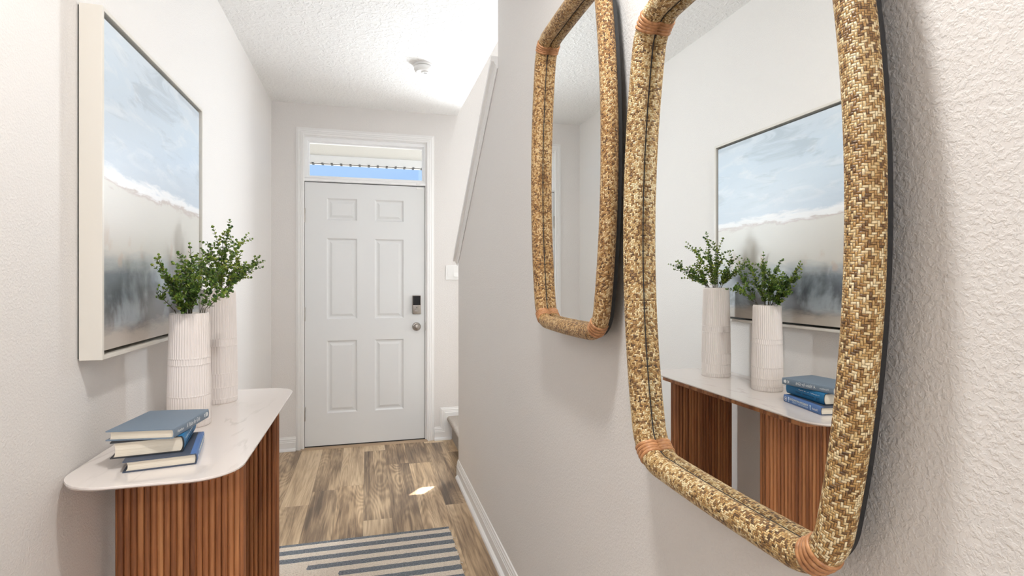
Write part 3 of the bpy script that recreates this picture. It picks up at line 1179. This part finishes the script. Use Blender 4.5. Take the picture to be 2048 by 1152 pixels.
def console():
    root = empty('console_table', (-0.48, 1.97, RUGT))
    tag(root, 'console table with pale stone top and two fluted wood pedestals', 'table')
    off = Vector((0.48, -1.97, -RUGT))

    def put(name, bm, mat, parent=root, smooth=False):
        bmesh.ops.translate(bm, verts=bm.verts, vec=off)
        return link(name, bm, mat, parent, smooth)
    # stone top
    pts = rounded_rect(XL + 0.004, -0.300, 1.412, 2.530, (0.105, 0.105, 0.125, 0.125), 14)
    bm = bmesh.new()
    levels = []
    for ins, dz in ((0.0012, 0.0), (0.0, -0.0012), (0.0, -0.0045), (0.0012, -0.0056), (0.015, -0.0120)):
        q = rounded_rect(XL + 0.004, -0.300 - ins, 1.412 + ins, 2.530 - ins, (0.105 - ins, 0.105 - ins, 0.125 - ins, 0.125 - ins), 14)
        levels.append([bm.verts.new((a, b, ZT + dz)) for a, b in q])
    for A, B in zip(levels, levels[1:]):
        for i in range(len(A)):
            j = (i + 1) % len(A)
            bm.faces.new((A[i], A[j], B[j], B[i]))
    bm.faces.new(levels[0])
    bm.faces.new(levels[-1])
    bmesh.ops.recalc_face_normals(bm, faces=bm.faces)
    put('tabletop', bm, M_STONE)
    # wooden under top, small chamfered corners
    x0, x1, y0, y1, c = XL + 0.03, -0.328, 1.512, 2.430, 0.014
    bm = bmesh.new()
    prism(bm, [(x0, y0), (x1 - c, y0), (x1, y0 + c), (x1, y1 - c), (x1 - c, y1), (x0, y1)], 'z', ZT - 0.0300, ZT - 0.0122)
    put('under_top', bm, M_WOOD)
    zt = ZT - 0.0302
    # fluted pedestals
    for yf in (1.6975, 2.321):
        bm = bmesh.new()
        xa, xb = -0.655, -0.350
        w = 0.0159
        ya, yb = yf + 0.007, yf + 0.049
        ns = 19
        w = (xb - xa) / ns
        # closed outline: scallops along -y face, +x end, +y face, -x end
        pl = []

        def scallop(p, q, out, seg=8):
            p, q, out = Vector(p), Vector(q), Vector(out)
            for k in range(seg):
                a = PI * k / seg
                m = (p + q) / 2
                h = (q - p) / 2
                pl.append(m - h * math.cos(a) + out * (math.sin(a) ** 0.8) * 0.0078)
        for k in range(ns):
            scallop((xa + w * k, ya), (xa + w * (k + 1), ya), (0, -1))
        ne = 3
        we = (yb - ya) / ne
        for k in range(ne):
            scallop((xb, ya + we * k), (xb, ya + we * (k + 1)), (1, 0))
        for k in range(ns):
            scallop((xb - w * k, yb), (xb - w * (k + 1), yb), (0, 1))
        for k in range(ne):
            scallop((xa, yb - we * k), (xa, yb - we * (k + 1)), (-1, 0))
        prism(bm, [(p.x, p.y) for p in pl], 'z', RUGT, zt)
        put('pedestal', bm, M_SLAT, smooth=0.7)
    # stretcher rail under the top
    bm = bmesh.new()
    box(bm, -0.565, -0.530, 1.6975 + 0.057, 2.320, zt - 0.048, zt)
    rail = put('rail', bm, M_WOOD)
    bm = bmesh.new()
    lathe(bm, [(0, 0), (0.010, 0), (0.010, 0.0006), (0, 0.0006)], 20, Matrix.Translation((-0.530, 2.262, zt - 0.026)) @ Matrix.Rotation(PI / 2, 4, 'Y'))
    put('bolt_hole', bm, M_BLACK, rail)


console()


# ------------------------------------------------------------------ vases
def vase(name, x, y, r, h, bands, label):
    root_z = ZT
    bm = bmesh.new()
    NR, SUB = 48, 5
    n = NR * SUB
    zs = []
    z = 0.0
    key = sorted(bands)
    steps = 66
    levels = [k / steps for k in range(steps + 1)]
    for b in key:
        levels += [b - 0.007, b - 0.0035, b, b + 0.0035, b + 0.007]
    levels += [0.004, 0.010, 0.990, 0.996]
    levels = sorted(set(round(v, 4) for v in levels if 0 <= v <= 1))
    rings = []
    for t in levels:
        # body: widest low down, gently narrowing to the mouth
        if t < 0.25:
            base = r * (0.985 + 0.015 * math.sin(t / 0.25 * PI / 2))
        else:
            u = (t - 0.25) / 0.75
            base = r * (1.0 - 0.105 * u ** 1.25)
        if t < 0.010:
            base *= 0.965 + 3.5 * t
        if t > 0.985:
            base *= 1 - 0.35 * (t - 0.985) / 0.25
        groove = max([0] + [1 - abs(t - b) / 0.0055 for b in key])
        band_id = sum(1 for b in key if t > b)
        amp = 0.0015 * (1 - groove)
        if t > 0.985 or t < 0.008:
            amp *= 0.2
        ring = []
        for i in range(n):
            a = 2 * PI * i / n
            ph = NR * a + (PI if band_id % 2 else 0)
            rr = base + amp * math.cos(ph) + 0.0013 * groove
            ring.append(bm.verts.new((rr * math.cos(a), rr * math.sin(a), t * h)))
        rings.append(ring)
    # inside of the mouth
    for (dr, dz) in ((0.0035, -0.0005), (0.007, -0.004), (0.009, -0.10)):
        tr = r * 0.895 - dr
        rings.append([bm.verts.new((tr * math.cos(2 * PI * i / n), tr * math.sin(2 * PI * i / n), h + dz)) for i in range(n)])
    for A, B in zip(rings, rings[1:]):
        for i in range(n):
            j = (i + 1) % n
            bm.faces.new((A[i], A[j], B[j], B[i]))
    bm.faces.new(rings[0][::-1])
    bm.faces.new(rings[-1])
    bmesh.ops.recalc_face_normals(bm, faces=bm.faces)
    o = link(name, bm, M_VASE, None, smooth=True)
    o.location = (x, y, root_z)
    tag(o, label, 'vase', 'ribbed white vases on the console table')
    return o


VN = (-0.550, 1.952, 0.0610, 0.3595)
VF = (-0.551, 2.303, 0.0665, 0.4280)
vase('ribbed_vase', *VN, (0.055, 0.145, 0.275, 0.548, 0.605), 'shorter ribbed white vase on the console table, standing right behind the books')
vase('ribbed_vase', *VF, (0.045, 0.145, 0.265, 0.505, 0.570), 'taller ribbed white vase on the far end of the console table')


# ------------------------------------------------------------------ greenery
def leaf_into(bm, lay, p, d, up, size, rnd):
    d = d.normalized()
    side = d.cross(up)
    if side.length < 1e-4:
        side = d.cross(Vector((1, 0, 0)))
    side.normalize()
    nrm = side.cross(d).normalized()
    prof = [(0.0, 0.0), (0.14, 0.20), (0.40, 0.46), (0.70, 0.47), (0.92, 0.28), (1.0, 0.0)]
    mid = [bm.verts.new(p + d * (t * size) + nrm * (size * 0.10 * math.sin(t * PI) * -1 + size * 0.12 * t * t)) for t, w in prof]
    for s in (-1, 1):
        ed = [mid[0]] + [bm.verts.new(p + d * (t * size) + side * (s * w * size) + nrm * (size * (0.10 * w + 0.10 * t * t))) for t, w in prof[1:-1]] + [mid[-1]]
        fs = [bm.faces.new((mid[0], mid[1], ed[1]))]
        for k in range(1, len(prof) - 2):
            fs.append(bm.faces.new((mid[k], mid[k + 1], ed[k + 1], ed[k])))
        fs.append(bm.faces.new((mid[-2], mid[-1], ed[-2])))
        for f in fs:
            f[lay] = rnd
            f.smooth = True


def tube_into(bm, pts, r0, r1, ns=5):
    rings = []
    for i, p in enumerate(pts):
        t = (pts[min(i + 1, len(pts) - 1)] - pts[max(i - 1, 0)]).normalized()
        a = t.cross(Vector((0.3, 0.9, 0.1))).normalized()
        b = t.cross(a)
        r = r0 + (r1 - r0) * i / (len(pts) - 1)
        rings.append([bm.verts.new(p + a * (r * math.cos(2 * PI * k / ns)) + b * (r * math.sin(2 * PI * k / ns))) for k in range(ns)])
    for A, B in zip(rings, rings[1:]):
        for k in range(ns):
            bm.faces.new((A[k], A[(k + 1) % ns], B[(k + 1) % ns], B[k]))
    bm.faces.new(rings[0][::-1])
    bm.faces.new(rings[-1])


def bez(a, b, c, n):
    return [a * (1 - t) ** 2 + b * (2 * t * (1 - t)) + c * t * t for t in [k / n for k in range(n + 1)]]


def bouquet(name, vx, vy, vr, vh, tips, label, seed):
    rnd = random.Random(seed)
    rim = ZT + vh
    root = empty(name, (vx, vy, rim))
    tag(root, label, 'greenery', 'leafy green stems in the vases')
    O = Vector((vx, vy, rim))
    for tip in tips:
        T = Vector(tip[:3]) - O
        dens = tip[3] if len(tip) > 3 else 1.0
        h = Vector((T.x, T.y, 0))
        hd = h.normalized() if h.length > 1e-4 else Vector((1, 0, 0))
        ang = rnd.uniform(0, 2 * PI)
        A = Vector((rnd.uniform(-.012, .012), rnd.uniform(-.012, .012), -0.09))
        out = min(vr * 0.55, h.length * 0.45)
        Bp = hd * out * 1.1 + Vector((rnd.uniform(-.02, .02), rnd.uniform(-.02, .02), max(0.055, T.z * 0.45)))
        main = bez(A, Bp, T, 22)
        wa, wb = rnd.uniform(0, 2 * PI), rnd.uniform(0.004, 0.010)
        main = [p + Vector((math.cos(wa), math.sin(wa), 0)) * (wb * math.sin(2.2 * PI * k / 22) * (k / 22)) for k, p in enumerate(main)]
        sb = bmesh.new()
        tube_into(sb, main, 0.0018, 0.0007)
        lb = bmesh.new()
        lay = lb.faces.layers.float.new('leafrand')
        tone = rnd.uniform(-0.12, 0.18)

        def leaves(pts, start, s0, s1):
            # walk along and set opposite pairs
            L = sum((b - a).length for a, b in zip(pts, pts[1:]))
            pos = 0.0
            step = 0.0140
            k = rnd.randint(0, 1)
            nxt = start
            acc = 0.0
            for a, b in zip(pts, pts[1:]):
                seg = (b - a).length
                while nxt <= acc + seg:
                    f = (nxt - acc) / seg
                    p = a.lerp(b, f)
                    t = (b - a).normalized()
                    q = nxt / L
                    size = (s0 + (s1 - s0) * q) * rnd.uniform(0.85, 1.15)
                    ax = t.cross(Vector((0, 0, 1)))
                    if ax.length < 0.2:
                        ax = t.cross(Vector((1, 0, 0)))
                    ax.normalize()
                    ax = Matrix.Rotation(k * PI / 2 + rnd.uniform(-0.5, 0.5), 3, t) @ ax
                    if p.z > 0.012 or math.hypot(p.x, p.y) > vr + 0.012:
                        for s in (-1, 1):
                            d = ax * s * 0.85 + t * 0.55 + Vector((rnd.uniform(-.2, .2), rnd.uniform(-.2, .2), rnd.uniform(-.1, .25)))
                            v = min(1, max(0, 0.42 + tone + rnd.gauss(0, 0.20)))
                            leaf_into(lb, lay, p, d, t + Vector((0, 0, 0.3)), size, v)
                    k += 1
                    nxt += step * rnd.uniform(0.8, 1.2) * (0.72 + 0.35 * q)
                acc += seg
            # terminal pair
            t = (pts[-1] - pts[-2]).normalized()
            leaf_into(lb, lay, pts[-1], t + Vector((rnd.uniform(-.4, .4), rnd.uniform(-.4, .4), 0)), Vector((0, 1, 0.2)), s1 * 0.9, min(1, 0.5 + tone))
        Lm = sum((b - a).length for a, b in zip(main, main[1:]))
        leaves(main, 0.095, 0.0185, 0.0100)
        # side branches
        nb = max(2, int(round(dens * (2.0 + 9.0 * max(0.0, Lm - 0.12)))))
        for b in range(nb):
            q = rnd.uniform(0.40, 0.86)
            i = int(q * 22)
            p = main[i]
            t = (main[i + 1] - main[i]).normalized()
            ln = (0.125 * (1.08 - q) + 0.024) * rnd.uniform(0.8, 1.25)
            r3 = Vector((rnd.uniform(-1, 1), rnd.uniform(-1, 1), rnd.uniform(-0.1, 1.0))).normalized()
            e = p + (t * 0.60 + r3 * 0.85).normalized() * ln
            c = p + t * ln * 0.45
            br = bez(p, c, e, 8)
            tube_into(sb, br, 0.0010, 0.0005, 4)
            leaves(br, 0.006, 0.0160, 0.0090)
        # keep clear of the wall and picture behind
        for bmx in (sb, lb):
            for v in bmx.verts:
                rad = math.hypot(v.co.x, v.co.y)
                if v.co.z < 0.012 and rad > vr * 0.70:
                    if rad < vr + 0.004:
                        v.co.z = 0.012
                if v.co.x + vx < -0.625:
                    v.co.x = -0.625 - vx + (v.co.x + vx + 0.625) * 0.05
        st = link('sprig', sb, M_STEM, root, smooth=True)
        link('leaves', lb, M_LEAF, st)
    return root


# (x, y, z, branch density)
bouquet('leafy_stems', *VN, [
    (-0.556, 1.985, 1.405, 1.3), (-0.535, 2.06, 1.385, 1.0), (-0.600, 1.815, 1.350, 1.0), (-0.622, 1.89, 1.238, 0.8), (-0.455, 2.085, 1.250, 0.8),
    (-0.556, 1.875, 1.372, 1.2), (-0.484, 2.05, 1.320, 1.1), (-0.575, 1.800, 1.300, 1.2), (-0.535, 1.80, 1.240, 1.6), (-0.500, 1.86, 1.285, 1.6),
    (-0.575, 2.065, 1.280, 1.2), (-0.545, 1.872, 1.192, 2.0), (-0.520, 1.90, 1.330, 1.5), (-0.575, 1.900, 1.260, 1.8), (-0.450, 1.985, 1.235, 0.7)],
    'leafy green stems spilling from the shorter vase', 11)
bouquet('leafy_stems', *VF, [
    (-0.515, 2.330, 1.520, 0.9), (-0.468, 2.425, 1.480, 0.9), (-0.556, 2.265, 1.487, 1.1), (-0.525, 2.28, 1.470, 1.0), (-0.425, 2.520, 1.372, 1.0),
    (-0.420, 2.465, 1.345, 0.9), (-0.470, 2.47, 1.300, 1.0), (-0.570, 2.165, 1.400, 1.1), (-0.575, 2.135, 1.340, 1.1), (-0.480, 2.36, 1.400, 1.3),
    (-0.500, 2.43, 1.285, 1.0), (-0.540, 2.35, 1.360, 1.4), (-0.455, 2.40, 1.340, 1.2), (-0.570, 2.22, 1.310, 1.4)],
    'leafy green stems fanning out of the taller vase', 23)


# ------------------------------------------------------------------ books
def text(body, size, mat, parent, loc, rot, sx=1.0, name='spine_title', align='LEFT', shear=0.0):
    cu = bpy.data.curves.new(name, 'FONT')
    cu.body = body
    cu.size = size
    cu.align_x = align
    cu.align_y = 'CENTER'
    cu.shear = shear
    cu.extrude = 0.00008
    cu.resolution_u = 3
    cu.materials.append(mat)
    tmp = bpy.data.objects.new('tmp_text', cu)
    COL.objects.link(tmp)
    dg = bpy.context.evaluated_depsgraph_get()
    dg.update()
    me = bpy.data.meshes.new_from_object(tmp.evaluated_get(dg))
    bpy.data.objects.remove(tmp)
    bpy.data.curves.remove(cu)
    me.name = name
    if not me.materials:
        me.materials.append(mat)
    o = bpy.data.objects.new(name, me)
    COL.objects.link(o)
    o.parent = parent
    o.location = loc
    o.rotation_euler = rot
    o.scale = (sx, 1, 1)
    return o


def book(x, y, z, rz, w, d, t, cover, label, round_sp=0.004, board=None, wrap=0.03):
    """origin = near spine corner on the table; local -x = towards the fore edge, +y = along the spine"""
    root = empty('book', (x, y, z), rz)
    tag(root, label, 'book', 'blue books stacked on the console table')
    bt = 0.0028
    # case: two boards and a rounded spine, one C shaped profile along y
    out, inn = [], []
    K = 10
    for k in range(K + 1):
        a = -PI / 2 + PI * k / K
        out.append((math.cos(a) * round_sp, t / 2 + math.sin(a) * t / 2))
        inn.append((math.cos(a) * round_sp - 0.0022 * 1.0, t / 2 + math.sin(a) * (t / 2 - bt)))
    pts = [(-w, 0), (-0.008, 0), (-0.005, 0.0006)] + out + [(-0.005, t - 0.0006), (-0.008, t), (-w, t), (-w, t - bt), (-0.004, t - bt)] + list(reversed(inn)) + [(-0.004, bt), (-w, bt)]
    bm = bmesh.new()
    prism(bm, pts, 'y', 0, d)
    if board is not None:
        bmesh.ops.bisect_plane(bm, geom=bm.verts[:] + bm.edges[:] + bm.faces[:], plane_co=(-wrap, 0, 0), plane_no=(1, 0, 0))
        for f in bm.faces:
            inner = bt * 0.9 < f.calc_center_median().z < t - bt * 0.9 and abs(f.normal.z) > 0.5
            end = abs(f.normal.y) > 0.5
            if f.calc_center_median().x < -wrap or inner or end:
                f.material_index = 1
    cv = link('cover', bm, [cover, board] if board is not None else cover, root, smooth=0.7)
    # pages: rounded at the spine, hollow at the fore edge
    pg = []
    for k in range(9):
        a = -PI / 2 + PI * k / 8
        pg.append((-0.0035 + math.cos(a) * round_sp * 0.9, t / 2 + math.sin(a) * (t / 2 - bt - 0.0002)))
    for k in range(9):
        a = PI / 2 - PI * k / 8
        pg.append((-w + 0.006 + math.cos(a) * 0.004, t / 2 + math.sin(a) * (t / 2 - bt - 0.0002)))
    bm = bmesh.new()
    prism(bm, pg, 'y', 0.004, d - 0.004)
    link('page_block', bm, M_PAGES, root)
    return root, cv


SP_ROT = (PI / 2, 0, PI / 2)
M_FOIL = plain('silver_foil', (0.80, 0.82, 0.84), 0.35, 0.3)
M_INKD = plain('dark_ink', (0.010, 0.030, 0.06), 0.6)
M_CREAMINK = plain('cream_ink', (0.85, 0.84, 0.72), 0.6)
M_PALEINK = plain('pale_blue_ink', (0.55, 0.70, 0.86), 0.6)
M_C1 = mat_cloth('slate_cloth', (0.165, 0.215, 0.275))
M_C2 = mat_cloth('bright_blue_cloth', (0.010, 0.150, 0.340))
M_B2 = plain('black_board', (0.012, 0.014, 0.018), 0.5)
M_B3 = mat_cloth('navy_board', (0.055, 0.070, 0.105))
M_C3 = mat_cloth('royal_blue_jacket', (0.085, 0.175, 0.400))


def ring_logo(parent, y, z, r, mat, x=0.0043, name='publisher_mark'):
    bm = bmesh.new()
    for r0, r1 in ((r, r * 0.82), (r * 0.45, 0.0)):
        n = 24
        A = [bm.verts.new((x, y + r0 * math.cos(2 * PI * k / n), z + r0 * math.sin(2 * PI * k / n))) for k in range(n)]
        if r1 > 0:
            B = [bm.verts.new((x, y + r1 * math.cos(2 * PI * k / n), z + r1 * math.sin(2 * PI * k / n))) for k in range(n)]
            for k in range(n):
                bm.faces.new((A[k], A[(k + 1) % n], B[(k + 1) % n], B[k]))
        else:
            bm.faces.new(A)
    link(name, bm, mat, parent)


def books():
    z3, t3 = ZT + 0.0003, 0.0270
    z2, t2 = z3 + t3 + 0.0003, 0.0405
    z1, t1 = z2 + t2 + 0.0003, 0.0245
    r, c = book(-0.417, 1.530, z3, math.radians(10.4), 0.153, 0.222, t3, M_C3, 'royal blue book at the bottom of the stack on the console table', 0.003, M_B3, 0.012)
    xs = 0.0034
    text('Shattuck', 0.0115, M_FOIL, c, (xs, 0.016, t3 * 0.48), SP_ROT, 0.78, shear=0.25)
    text('FORBIDDEN KNOWLEDGE', 0.0115, M_CREAMINK, c, (xs, 0.070, t3 * 0.64), SP_ROT, 0.80)
    text('FROM PROMETHEUS TO PRESENT', 0.0070, M_PALEINK, c, (xs, 0.070, t3 * 0.33), SP_ROT, 0.92)
    bm = bmesh.new()
    prism(bm, [(0.056, t3 * 0.2), (0.059, t3 * 0.2), (0.060, t3 * 0.6), (0.0625, t3 * 0.8), (0.0575, t3 * 0.85), (0.0545, t3 * 0.7), (0.0565, t3 * 0.5)], 'x', xs - 0.001, xs)
    link('spine_ornament', bm, M_PALEINK, c)
    bm = bmesh.new()
    prism(bm, [(0.186, t3 * 0.2), (0.190, t3 * 0.2), (0.191, t3 * 0.35), (0.187, t3 * 0.35)], 'x', xs - 0.001, xs)
    link('spine_ornament', bm, M_PALEINK, c)
    bm = bmesh.new()
    prism(bm, [(0.184, t3 * 0.42), (0.190, t3 * 0.42), (0.193, t3 * 0.86), (0.185, t3 * 0.86)], 'x', xs - 0.001, xs)
    link('spine_ornament', bm, M_PALEINK, c)
    ring_logo(c, 0.207, t3 * 0.5, 0.0085, M_FOIL, xs)
    r, c = book(-0.456, 1.552, z2, math.radians(8.2), 0.150, 0.214, t2, M_C2, 'bright blue thick book in the middle of the stack on the console table', 0.007, M_B2, 0.036)
    xs = 0.0072
    text('WILLIAM  L.  SHIRER', 0.0105, M_FOIL, c, (xs - 0.0012, 0.022, t2 * 0.73), (PI / 2 - 0.30, 0, PI / 2), 1.25)
    text('THE  NIGHTMARE  YEARS', 0.0105, M_INKD, c, (xs - 0.0004, 0.022, t2 * 0.37), (PI / 2 + 0.16, 0, PI / 2), 1.12)
    r, c = book(-0.468, 1.529, z1, math.radians(-6.6), 0.153, 0.214, t1, M_C1, 'slate blue cloth book on top of the stack on the console table', 0.003)
    xs = 0.0033
    text('Hamilton', 0.0100, M_FOIL, c, (xs, 0.018, t1 * 0.52), SP_ROT, 0.95)
    text('A Vision for Girls', 0.0160, M_FOIL, c, (xs, 0.070, t1 * 0.52), SP_ROT, 0.72, shear=0.2)
    bm = bmesh.new()
    n = 20
    prism(bm, [(0.198 + 0.0085 * math.cos(2 * PI * k / n) * (1 if math.cos(2 * PI * k / n) > 0 else 0.5), t1 * 0.52 + 0.0062 * math.sin(2 * PI * k / n)) for k in range(n)], 'x', xs - 0.001, xs)
    prism(bm, [(0.188, t1 * 0.28), (0.1893, t1 * 0.28), (0.1893, t1 * 0.8), (0.188, t1 * 0.8)], 'x', xs - 0.001, xs)
    prism(bm, [(0.182, t1 * 0.36), (0.1850, t1 * 0.36), (0.1850, t1 * 0.7), (0.182, t1 * 0.7)], 'x', xs - 0.001, xs)
    link('publisher_mark', bm, M_FOIL, c)


books()


# ------------------------------------------------------------------ rug
def rug():
    x0, x1, y0, y1 = -0.49, 0.411, 0.70, 2.824
    bm = bmesh.new()
    nx, ny = 30, 90
    rnd = random.Random(4)
    ex = [rnd.uniform(-0.003, 0.003) for _ in range(ny + 1)]
    top = {}
    for i in range(nx + 1):
        for j in range(ny + 1):
            x = x0 + (x1 - x0) * i / nx
            y = y0 + (y1 - y0) * j / ny
            if i in (0, nx):
                x += ex[j]
            z = 0.0072 + 0.0006 * math.sin(j * 2.1) * (1 if 0 < i < nx else 0)
            top[i, j] = bm.verts.new((x, y, z))
    for i in range(nx):
        for j in range(ny):
            bm.faces.new((top[i, j], top[i + 1, j], top[i + 1, j + 1], top[i, j + 1]))
    r = bmesh.ops.extrude_edge_only(bm, edges=[e for e in bm.edges if e.is_boundary])
    for v in r['geom']:
        if isinstance(v, bmesh.types.BMVert):
            v.co.z = 0.0004
    bmesh.ops.recalc_face_normals(bm, faces=bm.faces)
    o = link('runner_rug', bm, M_RUG)
    tag(o, 'cream flatweave runner rug with slate blue stripes on the hall floor', 'rug')
    y = y1 - 0.045
    while y > y0:
        bm = bmesh.new()
        for q in range(1):
            p = Vector((x1 - 0.004, y + q * 0.009, 0.0065))
            e = p + Vector((rnd.uniform(0.010, 0.022), rnd.uniform(-0.008, 0.008), -0.0035))
            tube_into(bm, bez(p, p + Vector((0.008, 0, 0.002)), e, 4), 0.0022, 0.0016, 5)
        y -= 0.0815
        link('edge_tuft', bm, M_FRINGE, o, smooth=True)


rug()
